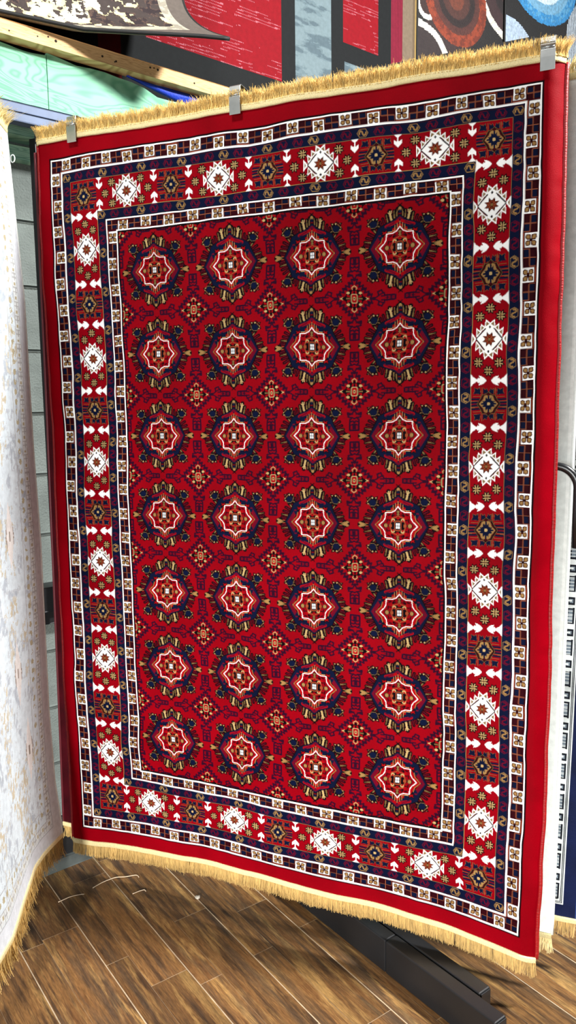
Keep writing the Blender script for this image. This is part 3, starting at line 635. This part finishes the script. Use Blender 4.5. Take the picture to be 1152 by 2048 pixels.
# painted timber ledger
def wood(name, c1, c2, scale, sx, rough=.6, dist=6.0, ring=True):
    m = bpy.data.materials.new(name); m.use_nodes = True; nt = m.node_tree; N = nt.nodes; L = nt.links; b = N['Principled BSDF']; b.inputs['Roughness'].default_value = rough
    tc = N.new('ShaderNodeTexCoord'); mp = N.new('ShaderNodeMapping'); mp.inputs['Rotation'].default_value = (0, 0, -math.atan2(D[1], D[0])); L.new(tc.outputs['Object'], mp.inputs['Vector'])
    mp2 = N.new('ShaderNodeMapping'); mp2.inputs['Scale'].default_value = sx; L.new(mp.outputs['Vector'], mp2.inputs['Vector'])
    nz = N.new('ShaderNodeTexNoise'); nz.inputs['Scale'].default_value = scale; nz.inputs['Detail'].default_value = 2; nz.inputs['Distortion'].default_value = dist * .1; L.new(mp2.outputs['Vector'], nz.inputs['Vector'])
    ml = N.new('ShaderNodeMath'); ml.operation = 'MULTIPLY'; ml.inputs[1].default_value = 11 if ring else 1; L.new(nz.outputs['Fac'], ml.inputs[0])
    fr = N.new('ShaderNodeMath'); fr.operation = 'PINGPONG' if ring else 'ADD'; fr.inputs[1].default_value = .5 if ring else 0; L.new(ml.outputs[0], fr.inputs[0])
    cr = N.new('ShaderNodeValToRGB'); cr.color_ramp.elements[0].color = (*c1, 1); cr.color_ramp.elements[1].color = (*c2, 1)
    cr.color_ramp.elements[0].position = .05 if ring else .35; cr.color_ramp.elements[1].position = .3 if ring else .65
    L.new(fr.outputs[0], cr.inputs['Fac']); L.new(cr.outputs['Color'], b.inputs['Base Color']); return m
M['ply'] = wood('green_plywood', srgb(106, 174, 140), srgb(138, 202, 168), 1.0, (2.2, 1, 9), .7, 14)
M['greenboard'] = wood('green_board', srgb(120, 168, 146), srgb(160, 204, 180), 3.0, (1, 1, 12), .7)
M['lumber'] = wood('pine_lumber', srgb(200, 152, 100), srgb(236, 196, 140), 4.0, (1.0, 1, 30), .7)
led = thing('green_ledger', 'pale green painted timber ledger on the block wall under the steel track', 'timber ledger', tuple(wp(.5, -.1, 2.51)))
wbox('board', -1.2, 3.0, -.136, -.10, 2.508, 2.552, M['greenboard'], led, .003); wbox('cap_board', -1.2, 3.0, -.136, -.062, 2.574, 2.602, M['greenboard'], led, .003)
tr = thing('steel_track', 'blue grey galvanised steel track running under the green plywood', 'steel track', tuple(wp(.5, .03, 2.58)))
wbox('web', -1.2, 3.0, .012, .018, 2.577, 2.634, M['track'], tr); wbox('lip', -1.2, 3.0, .018, .05, 2.577, 2.581, M['track'], tr); wbox('upper_flange', -1.2, 3.0, .018, .05, 2.606, 2.634, M['track'], tr, .003)
wbox('lower_flange', -1.2, 3.0, .044, .05, 2.577, 2.604, M['track'], tr, .002)
# plywood fascia in two sheets with a ragged upper edge
def ply_sheet(s0, s1, topf, label):
    n = 60; S = np.linspace(s0, s1, n); Zt = np.array([topf(x) for x in S]); V = []; F = []
    for i in range(n):
        for off, z in ((.05, 2.636), (.05, Zt[i]), (.036, Zt[i]), (.036, 2.636)): V.append(wp(S[i], off, z))
    for i in range(n - 1):
        for k in range(4): F.append((i * 4 + k, (i + 1) * 4 + k, (i + 1) * 4 + (k + 1) % 4, i * 4 + (k + 1) % 4))
    F += [(0, 1, 2, 3), tuple((n - 1) * 4 + k for k in (3, 2, 1, 0))]
    return tag(meshobj('plywood_sheet', V, F, M['ply']), label, 'plywood', 'green plywood sheets above the track')
ply_sheet(-1.2, .0125, lambda s: 2.798 + .004 * math.sin(s * 31), 'pale green plywood sheet with straight grain, left of the seam under the timber')
def top2(s):
    z = 2.797 + .003 * math.sin(s * 40)
    if s < .07: z = 2.808 - .3 * max(0, s - .045)
    if s > .27: z -= .032 * min(1, (s - .27) / .16) ** 1.5
    return z
ply_sheet(.0155, 3.0, top2, 'pale green plywood sheet with swirling grain, beside the blue strap')
bm = bmesh.new(); bm_box(bm, wp(.9, .07, 2.8295), (4.2, .045, .044), AX, .003, 2)
rl = np.random.default_rng(3)
lum = from_bm('timber_strip', bm, M['lumber']); tag(lum, 'rough pine timber strip along the top of the green plywood', 'timber')
M['nail'] = mat('dark_knots', srgb(40, 26, 18), rough=.8)
for s_, zz in ((-.03, 2.83), (.005, 2.838), (.03, 2.832), (.19, 2.828), (.235, 2.822), (.24, 2.825), (.37, 2.838), (.385, 2.84), (.40, 2.838), (-.12, 2.822), (.55, 2.83)):
    c = wp(s_, .0905, zz); r = .0035
    o = tube('knot_hole', [c, c + NW * .003], r * rl.uniform(.6, 1.4), M['nail'], lum, 7)
st = np.linspace(.30, 1.0, 30); Vb = []
P = np.array([[wp(s_, .052 + .006 * math.sin(k * 1.3 + s_ * 9), 2.80 + .006 - (.034 * min(1, (s_ - .30) / .2) * k / 5)) for k in range(6)] for s_ in st])
o = grid('blue_strap', P, M['blue']); md = o.modifiers.new('thick', 'SOLIDIFY'); md.thickness = .003; md.offset = -1
tag(o, 'bright blue fabric strap tucked between the pine timber and the plywood', 'strap')

# rugs hung flat on the wall above the header; sheet(s range, z range)
def wall_rug(name, label, s0, s1, z0, z1, off, colfun, step, m, bind, t_=.012):
    t = thing(name, label, 'rug', tuple(wp((s0 + s1) / 2, off, z0)))
    S = np.linspace(s0, s1, int((s1 - s0) / step) + 1); Z = np.linspace(z1, z0, int((z1 - z0) / step) + 1); ZZ, SS = np.meshgrid(Z, S, indexing='ij')
    f = lambda SS, ZZ, b: P0 + D * SS[..., None] + NW * (off + b + .004 * (vnoise(SS * 3, ZZ * 3, 33) - .5))[..., None] + np.array([0, 0, 1.]) * ZZ[..., None]
    Zm, Sm = np.meshgrid((Z[:-1] + Z[1:]) / 2, (S[:-1] + S[1:]) / 2, indexing='ij')
    grid('pile', f(SS, ZZ, 0), m, t, colfun(Sm, Zm)); grid('backing', f(SS, ZZ, -t_)[::10, ::10], M['greyjute'], t, flip=True)
    zz = np.linspace(z1, z0, 30)
    for se in (s0, s1): tube('edge_binding', f(np.full(30, se), zz, -t_ / 2), t_ * .5, bind, t, 8)
    return t
M['blackbind'] = mat('black_binding', srgb(18, 18, 18), rough=.7)
def redblack(S, Z):
    c = np.broadcast_to(np.array(srgb(25, 27, 28)), S.shape + (3,)).copy(); red = np.array(srgb(124, 10, 22)); gr = np.array(srgb(106, 122, 127))
    red_a = (S > .47) & (S < 1.12) & (Z > 3.03) | (S > 1.475) & (S < 1.70) & (Z > 3.285)
    c[(S > .275) & (S < .365)] = srgb(84, 10, 18); c[red_a] = red
    gre = (S > 1.195) & (S < 1.405) | (S > 1.482) & (S < 1.70) & (Z < 3.205); c[gre] = gr
    sl = Z - .035 * (S - 1)
    dash = (fbm(S * 7, sl * 30, 81, 3) > .44) & (vnoise(S * 14, np.floor(sl / .012) * 1.7, 84) > .42) & (((sl / .012) % 1) < .34) & (((S / .0075) % 1) < .6)
    c[red_a & dash] = srgb(160, 92, 102)
    g2 = fbm(S * 10, sl * 40, 86, 4); c[gre & (g2 > .5)] = srgb(94, 110, 116); c[gre & (g2 > .57)] = srgb(80, 95, 102)
    mr = (S > 1.785) & (S < 1.865); c[mr] = srgb(118, 28, 48); c[mr & (((S / .011) % 1) < .35)] = srgb(90, 20, 38)
    tn = (S >= 1.865); c[tn] = srgb(112, 98, 82); c[S > 1.935] = srgb(96, 82, 66); c[S > 1.952] = srgb(140, 116, 68)
    return c
wall_rug('striped_rug', 'red, black and grey colour-block rug hung flat on the wall above the timber', -.5, 1.962, 2.70, 3.95, -.1, redblack, .0036, M['knots'], M['blackbind'])  # black left end extended to stand in for the shaded void by the floral rug
def circles_brown(S, Z):
    c = np.broadcast_to(np.array(srgb(22, 20, 20)), S.shape + (3,)).copy(); j = .012 * (fbm(S * 20, Z * 20, 90) - .5)
    def ell(s, z, a, b): return np.sqrt(((S - s) / a) ** 2 + ((Z - z) / b) ** 2) + j * 3
    e0 = ell(2.20, 3.44, .2, .16); c[e0 < 1] = srgb(44, 30, 30)
    w = ell(2.035, 3.62, .075, .085); c[(w < 1)] = srgb(216, 212, 200); c[w < .7] = srgb(46, 26, 24)
    w = ell(1.99, 3.36, .23, .165); c[(w < 1)] = srgb(196, 192, 182); c[w < .80] = srgb(40, 30, 30)
    w = ell(2.80, 3.86, .38, .27); c[(w < 1)] = srgb(204, 200, 188); c[w < .87] = srgb(50, 30, 32); c[w < .62] = srgb(26, 18, 20); c[w < .45] = srgb(60, 34, 32)
    d = ell(2.26, 3.70, .247, .222); n = fbm(S * 50, Z * 50, 93)
    c[d < 1.0] = srgb(128, 50, 24); c[(d < 1.0) & (n > .5)] = srgb(98, 34, 16); c[d < .76] = srgb(70, 34, 28); c[d < .60] = srgb(30, 18, 18); c[d < .44] = srgb(64, 34, 28); c[d < .25] = srgb(96, 46, 30)
    return c
M['shag'] = mat('shag_pile', attr=True, rough=.8, sheen=.2, nscale=70, namt=.3, bump=.8, bscale=220)
wall_rug('brown_circle_rug', 'black shag rug with orange brown rings, right of the striped rug', 1.976, 2.652, 3.0, 4.3, -.1, circles_brown, .005, M['shag'], M['blackbind'])
def circles_blue(S, Z):
    c = np.broadcast_to(np.array(srgb(16, 16, 18)), S.shape + (3,)).copy(); j = .02 * (fbm(S * 20, Z * 20, 95) - .5); n = fbm(S * 60, Z * 60, 97)
    def ell(s, z, a, b): return np.sqrt(((S - s) / a) ** 2 + ((Z - z) / b) ** 2) + j
    d = ell(2.985, 4.06, .36, .275); c[d < 1.0] = srgb(44, 128, 184); c[(d < .93) & (n > .47)] = srgb(80, 148, 190); c[(d < .8)] = srgb(108, 160, 192); c[(d < .62)] = srgb(196, 216, 226)
    w = ell(2.70, 3.52, .27, .215); c[w < 1] = srgb(158, 176, 196); c[(w < 1) & (((Z / .012) % 1) < .35)] = srgb(122, 138, 160)
    w = ell(3.52, 3.78, .27, .26); c[w < 1] = srgb(200, 212, 220); c[(w < 1) & (((S / .012) % 1) < .3)] = srgb(70, 80, 96)
    return c
wall_rug('blue_circle_rug', 'black shag rug with blue and silver circles, in the top right corner', 2.662, 3.75, 3.2, 4.6, -.088, circles_blue, .006, M['shag'], M['blackbind'])

# flower rug whose lower end curls out from the wall
fl = thing('floral_rug', 'brown and cream floral rug with a grey border, curling out above the timber', 'rug', tuple(wp(.0, .1, 2.87)))
ns, nt_ = 400, 240; S1 = np.linspace(-1.1, .50, ns + 1)
def floral(st=1, b=0.0):
    S = S1[::st]; T = np.linspace(0, 1, nt_ + 1)[::st]
    e = np.interp(S, [-1.1, -.4, -.147, .1, .27, .42, .545], [.08, .09, .10, .15, .25, .34, .40]); b0 = np.interp(S, [-1.1, -.147, .27, .545], [-.02, -.02, .03, .12])
    ze = 2.872; zt = 3.75
    Tt = T[:, None]; o = np.where(Tt < .6, b0[None] - .03 * (1 - Tt / .6), 0); z = np.where(Tt < .6, zt + (3.12 - zt) * Tt / .6, 0)
    q = np.clip((Tt - .6) / .4, 0, 1); o2 = (1 - q) ** 2 * b0[None] + 2 * q * (1 - q) * (b0[None] + .0) + q * q * e[None]; zc2 = np.interp(S, [-.147, .1, .5], [ze, ze + .02, ze + .13])[None]; z2 = (1 - q) ** 2 * 3.12 + 2 * q * (1 - q) * zc2 + q * q * ze
    o = np.where(Tt < .6, o, o2); z = np.where(Tt < .6, z, z2) + 0 * S[None]
    P = P0 + D * (S[None, :, None] - .055 * (q[..., None] ** 2) * 0) + NW * o[..., None] + np.array([0, 0, 1.]) * z[..., None]
    if b:
        g1 = np.gradient(P, axis=0); g2 = np.gradient(P, axis=1); n = np.cross(g2, g1); n /= np.linalg.norm(n, axis=2)[:, :, None]
        n *= np.sign((n @ NW).mean()); P = P - n * b
    return P
Pf = floral(); arc_ = np.r_[0, np.cumsum(np.linalg.norm(np.diff(Pf[:, 300], axis=0), axis=1))]; arc_ = arc_[-1] - arc_
Ac, Sc2 = np.meshgrid((arc_[:-1] + arc_[1:]) / 2, (S1[:-1] + S1[1:]) / 2, indexing='ij'); ed = np.minimum(Ac, .50 - Sc2)
fc = np.broadcast_to(np.array(srgb(62, 54, 52)), Ac.shape + (3,)).copy(); n = fbm(Sc2 * 16, Ac * 16, 101); n2 = fbm(Sc2 * 45, Ac * 45, 104)
fc[n2 > .5] = srgb(84, 66, 58); fc[(n2 > .55)] = srgb(48, 40, 42); flw = (n > .49) & (n2 > .41); fc[flw] = srgb(206, 192, 142); fc[flw & (n > .54)] = srgb(226, 216, 178)
fc[ed < .088] = srgb(170, 162, 146); fc[(ed < .088) & (n2 > .5)] = srgb(140, 134, 120); fc[ed < .062] = srgb(92, 84, 78)
grid('pile', Pf, M['knots'], fl, fc); grid('backing', floral(8, .011), M['greyjute'], fl, flip=True)
tube('edge_binding', floral(4, .005)[-1], .0065, M['blackbind'], fl, 8); tube('edge_binding', floral(4, .005)[:, -1], .0065, M['blackbind'], fl, 8)

# ------------------------------------------------------------------ wood-look floor
FD = np.array([.857, -.515]); FM = np.array([.515, .857])
def fmat():
    m = bpy.data.materials.new('wood_tile'); m.use_nodes = True; nt = m.node_tree; N = nt.nodes; L = nt.links; b = N['Principled BSDF']
    tc = N.new('ShaderNodeTexCoord'); a = N.new('ShaderNodeAttribute'); a.attribute_name = 'knot'
    rot = N.new('ShaderNodeMapping'); rot.inputs['Rotation'].default_value = (0, 0, math.atan2(.515, .857)); L.new(tc.outputs['Object'], rot.inputs['Vector'])
    ad = N.new('ShaderNodeVectorMath'); ad.operation = 'MULTIPLY_ADD'; ad.inputs[1].default_value = (9, 5, 3); L.new(a.outputs['Color'], ad.inputs[0]); L.new(rot.outputs['Vector'], ad.inputs[2])
    def noise(sc, sx, det, dist=0.):
        mp = N.new('ShaderNodeMapping'); mp.inputs['Scale'].default_value = sx; L.new(ad.outputs['Vector'], mp.inputs['Vector'])
        n = N.new('ShaderNodeTexNoise'); n.inputs['Scale'].default_value = sc; n.inputs['Detail'].default_value = det; n.inputs['Distortion'].default_value = dist; n.inputs['Roughness'].default_value = .62
        L.new(mp.outputs['Vector'], n.inputs['Vector']); return n.outputs['Fac']
    def ramp(f, st):
        r = N.new('ShaderNodeValToRGB'); els = r.color_ramp.elements
        while len(els) < len(st): els.new(.5)
        for e, (p, c) in zip(els, st): e.position = p; e.color = (*c, 1)
        L.new(f, r.inputs['Fac']); return r.outputs['Color']
    base = ramp(noise(3.4, (1, 13, 1), 12, .25), [(.3, srgb(58, 42, 30)), (.42, srgb(98, 70, 45)), (.53, srgb(142, 102, 60)), (.64, srgb(118, 80, 46)), (.76, srgb(78, 54, 36))])
    gold = ramp(noise(3.0, (1.0, 9, 1), 12, .35), [(.53, (0, 0, 0)), (.64, (.7, .7, .7))]); grey = ramp(noise(3.2, (.8, 8, 1), 10, .3), [(.5, (0, 0, 0)), (.64, (1, 1, 1))]); fine = noise(40, (1, 9, 1), 8, .2)
    m1 = N.new('ShaderNodeMix'); m1.data_type = 'RGBA'; L.new(gold, m1.inputs['Factor']); L.new(base, m1.inputs['A']); m1.inputs['B'].default_value = (*srgb(204, 160, 96), 1)
    m2 = N.new('ShaderNodeMix'); m2.data_type = 'RGBA'; mm = N.new('ShaderNodeMath'); mm.operation = 'MULTIPLY'; mm.inputs[1].default_value = .65; L.new(grey, mm.inputs[0]); L.new(mm.outputs[0], m2.inputs['Factor']); L.new(m1.outputs['Result'], m2.inputs['A']); m2.inputs['B'].default_value = (*srgb(78, 66, 54), 1)
    mr = N.new('ShaderNodeMapRange'); mr.inputs['From Min'].default_value = .3; mr.inputs['From Max'].default_value = .7; mr.inputs['To Min'].default_value = .55; mr.inputs['To Max'].default_value = 1.3; L.new(fine, mr.inputs['Value'])
    sep = N.new('ShaderNodeSeparateColor'); L.new(a.outputs['Color'], sep.inputs['Color'])
    mr2 = N.new('ShaderNodeMapRange'); mr2.inputs['To Min'].default_value = .58; mr2.inputs['To Max'].default_value = 1.0; L.new(sep.outputs['Green'], mr2.inputs['Value'])
    mu = N.new('ShaderNodeMath'); mu.operation = 'MULTIPLY'; L.new(mr.outputs['Result'], mu.inputs[0]); L.new(mr2.outputs['Result'], mu.inputs[1])
    sc = N.new('ShaderNodeVectorMath'); sc.operation = 'SCALE'; L.new(m2.outputs['Result'], sc.inputs[0]); L.new(mu.outputs[0], sc.inputs['Scale']); L.new(sc.outputs['Vector'], b.inputs['Base Color'])
    b.inputs['Roughness'].default_value = .38; b.inputs['Specular IOR Level'].default_value = .45
    bp = N.new('ShaderNodeBump'); bp.inputs['Strength'].default_value = .15; bp.inputs['Distance'].default_value = .003; L.new(fine, bp.inputs['Height']); L.new(bp.outputs['Normal'], b.inputs['Normal'])
    return m
M['floor'] = fmat(); M['grout'] = mat('grout', srgb(190, 168, 138), rough=.8, nscale=20, namt=.3)
V = []; F = []; Cf = []; rf = np.random.default_rng(19)
edges = []                                   # plank strips: pairs of a narrow and a wide printed board to each tile
for k in range(-12, 22):
    m0 = .605 + .1905 * k
    edges += [(m0, m0 + .0725, False), (m0 + .0725, m0 + .1905, True)]
known = {(0, 1): -2.32, (1, 0): -2.09, (1, 1): -1.93, (2, 0): -1.85, (2, 1): -2.15, (3, 0): -1.86, (3, 1): -1.449}
for i, (ma, mb, wide) in enumerate(edges):
    k = i // 2 - 12; j = i % 2; ln = .62 if j else .78
    a0 = known.get((k, j), rf.uniform(-2.4, -1.6)); a0 -= math.ceil((a0 + 6) / ln) * ln
    while a0 < 5:
        a1 = a0 + ln; g0 = .0017 if j == 0 else .0004; g1 = .0004 if j == 0 else .0017
        n = len(V)
        for aa, mmv in ((a0 + .0007, ma + g0), (a1 - .0007, ma + g0), (a1 - .0007, mb - g1), (a0 + .0007, mb - g1)): V.append((*(FD * aa + FM * mmv), 0))
        F.append((n, n + 1, n + 2, n + 3)); Cf.append(rf.random(3)); a0 = a1
fo = meshobj('floor', V, F, M['floor']); at_ = fo.data.attributes.new('knot', 'FLOAT_COLOR', 'FACE')
at_.data.foreach_set('color', np.c_[np.array(Cf), np.ones(len(Cf))].astype(np.float32).reshape(-1)); fo['kind'] = 'structure'
gr = box('grout_bed', (0, 1.5, -.0104), (11, 11, .02), M['grout'], fo)

# ------------------------------------------------------------------ base beams of the display, debris
def beam(name, label, m_near, a_end, a_start, w=.045, h=.104, seams=()):
    t = thing(name, label, 'steel tube', (*(FBD * a_end + FBN * (m_near + w / 2)), 0))
    ax = Matrix(((FBD[0], FBN[0], 0), (FBD[1], FBN[1], 0), (0, 0, 1))); cuts = [a_start] + list(seams) + [a_end]
    for a0, a1 in zip(cuts[:-1], cuts[1:]):
        c = FBD * ((a0 + a1) / 2) + FBN * (m_near + w / 2); box('tube_section', (c[0], c[1], h / 2), (a1 - a0 - .002, w, h), M['black'], t, ax, .004)
    c = FBD * (a_end + .001) + FBN * (m_near + w / 2); box('end_cap', (c[0], c[1], h / 2), (.004, w - .006, h - .006), M['blackgloss'], t, ax, .002)
    return t
FBD = np.array([.870, -.493]); FBN = np.array([.493, .870])
nA = np.array([-.246, 1.852]) @ FBN; aA = np.array([-.246, 1.852]) @ FBD; sA = np.array([-.595, 2.046]) @ FBD
beam('steel_base_tube', 'black steel base tube with a seam, nearer the viewer, running under the red rug', nA, aA, aA - 1.6, seams=(sA,))
aB = np.array([-.30, 1.94]) @ FBD
beam('steel_base_tube', 'shorter black steel base tube lying just behind the seamed one', nA + .05, aB, aB - 1.5)
def strand(pts, label): 
    p = np.array(pts, float); d = np.linspace(0, len(p) - 1, 24); q = np.stack([np.interp(d, range(len(p)), p[:, k]) for k in range(3)], 1)
    for _ in range(3): q[1:-1] = (q[:-2] + 2 * q[1:-1] + q[2:]) / 4
    tag(tube('loose_thread', q, .0016, M['thread'], None, 6), label, 'thread', 'loose threads on the floor')
strand([(-1.66, 2.06, .002), (-1.65, 2.10, .002), (-1.62, 2.14, .006), (-1.59, 2.155, .004), (-1.56, 2.185, .003), (-1.545, 2.175, .002)], 'long pale thread on the floor along the grey base rail')
strand([(-1.51, 2.085, .002), (-1.497, 2.105, .003), (-1.485, 2.12, .003), (-1.475, 2.115, .002)], 'short curled pale thread on the dark planks near the base rail')
strand([(-1.72, 1.95, .002), (-1.70, 1.99, .003), (-1.675, 2.015, .002), (-1.665, 2.02, .002)], 'pale thread lying on the floor beside the cream rug\'s fringe')
bm = bmesh.new(); bmesh.ops.create_icosphere(bm, subdivisions=2, radius=.0095)
for v in bm.verts: v.co = Vector((v.co.x, v.co.y, v.co.z * .5 + .0045)) * (1 + .15 * math.sin(v.co.x * 600)) + Vector((-1.288, 2.150, 0))
pb = from_bm('pebble', bm, M['pebble'], None, True); tag(pb, 'small pale chip on the dark planks in front of the red rug', 'pebble')

# ------------------------------------------------------------------ light: ceiling fixtures of the showroom, plus two added front lights
def area(name, loc, target, size, energy, col=(1, 1, 1), spread=180, size_y=None):
    l = bpy.data.lights.new(name, 'AREA'); l.energy = energy; l.color = col; l.size = size; l.spread = math.radians(spread)
    if size_y: l.shape = 'RECTANGLE'; l.size_y = size_y
    o = bpy.data.objects.new(name, l); COL.objects.link(o); o.location = loc
    o.rotation_euler = (Vector(target) - Vector(loc)).to_track_quat('-Z', 'Y').to_euler(); return o
def spot(name, loc, target, energy, angle, blend, size, col=(1, 1, 1)):
    l = bpy.data.lights.new(name, 'SPOT'); l.energy = energy; l.color = col; l.spot_size = math.radians(angle); l.spot_blend = blend; l.shadow_soft_size = size
    o = bpy.data.objects.new(name, l); COL.objects.link(o); o.location = loc
    o.rotation_euler = (Vector(target) - Vector(loc)).to_track_quat('-Z', 'Y').to_euler(); return o
area('ceiling_lamp_side', (2.0, 2.45, 4.2), (-.9, 1.9, 1.0), .40, 410, (1, .995, .98))
spot('added_front_spot', (.5, -4.5, 2.0), (-.9, 2.0, -.66), 2300, 47, 1.0, .16, (1, .98, .95))  # added unseen spot, aimed low so the red rug gets brighter downward
area('added_front_fill', (-.6, -5.2, 1.1), (-.6, 2.0, .6), 4.2, 80, (.95, .98, 1), 120, 1.8)  # added unseen fill behind the camera, brightens the upright fronts
area('ceiling_lamp_front', (-1.1, -.1, 4.6), (-1.4, 2.2, 3.2), .5, 22, (1, .98, .95), 80)
w = bpy.data.worlds.new('world'); SC.world = w; w.use_nodes = True
w.node_tree.nodes['Background'].inputs['Color'].default_value = (.8, .9, 1, 1); w.node_tree.nodes['Background'].inputs['Strength'].default_value = .06
vs_ = SC.view_settings; vs_.view_transform = 'Standard'; vs_.look = 'None'; vs_.exposure = 0.0; vs_.gamma = 1.0; vs_.use_curve_mapping = False
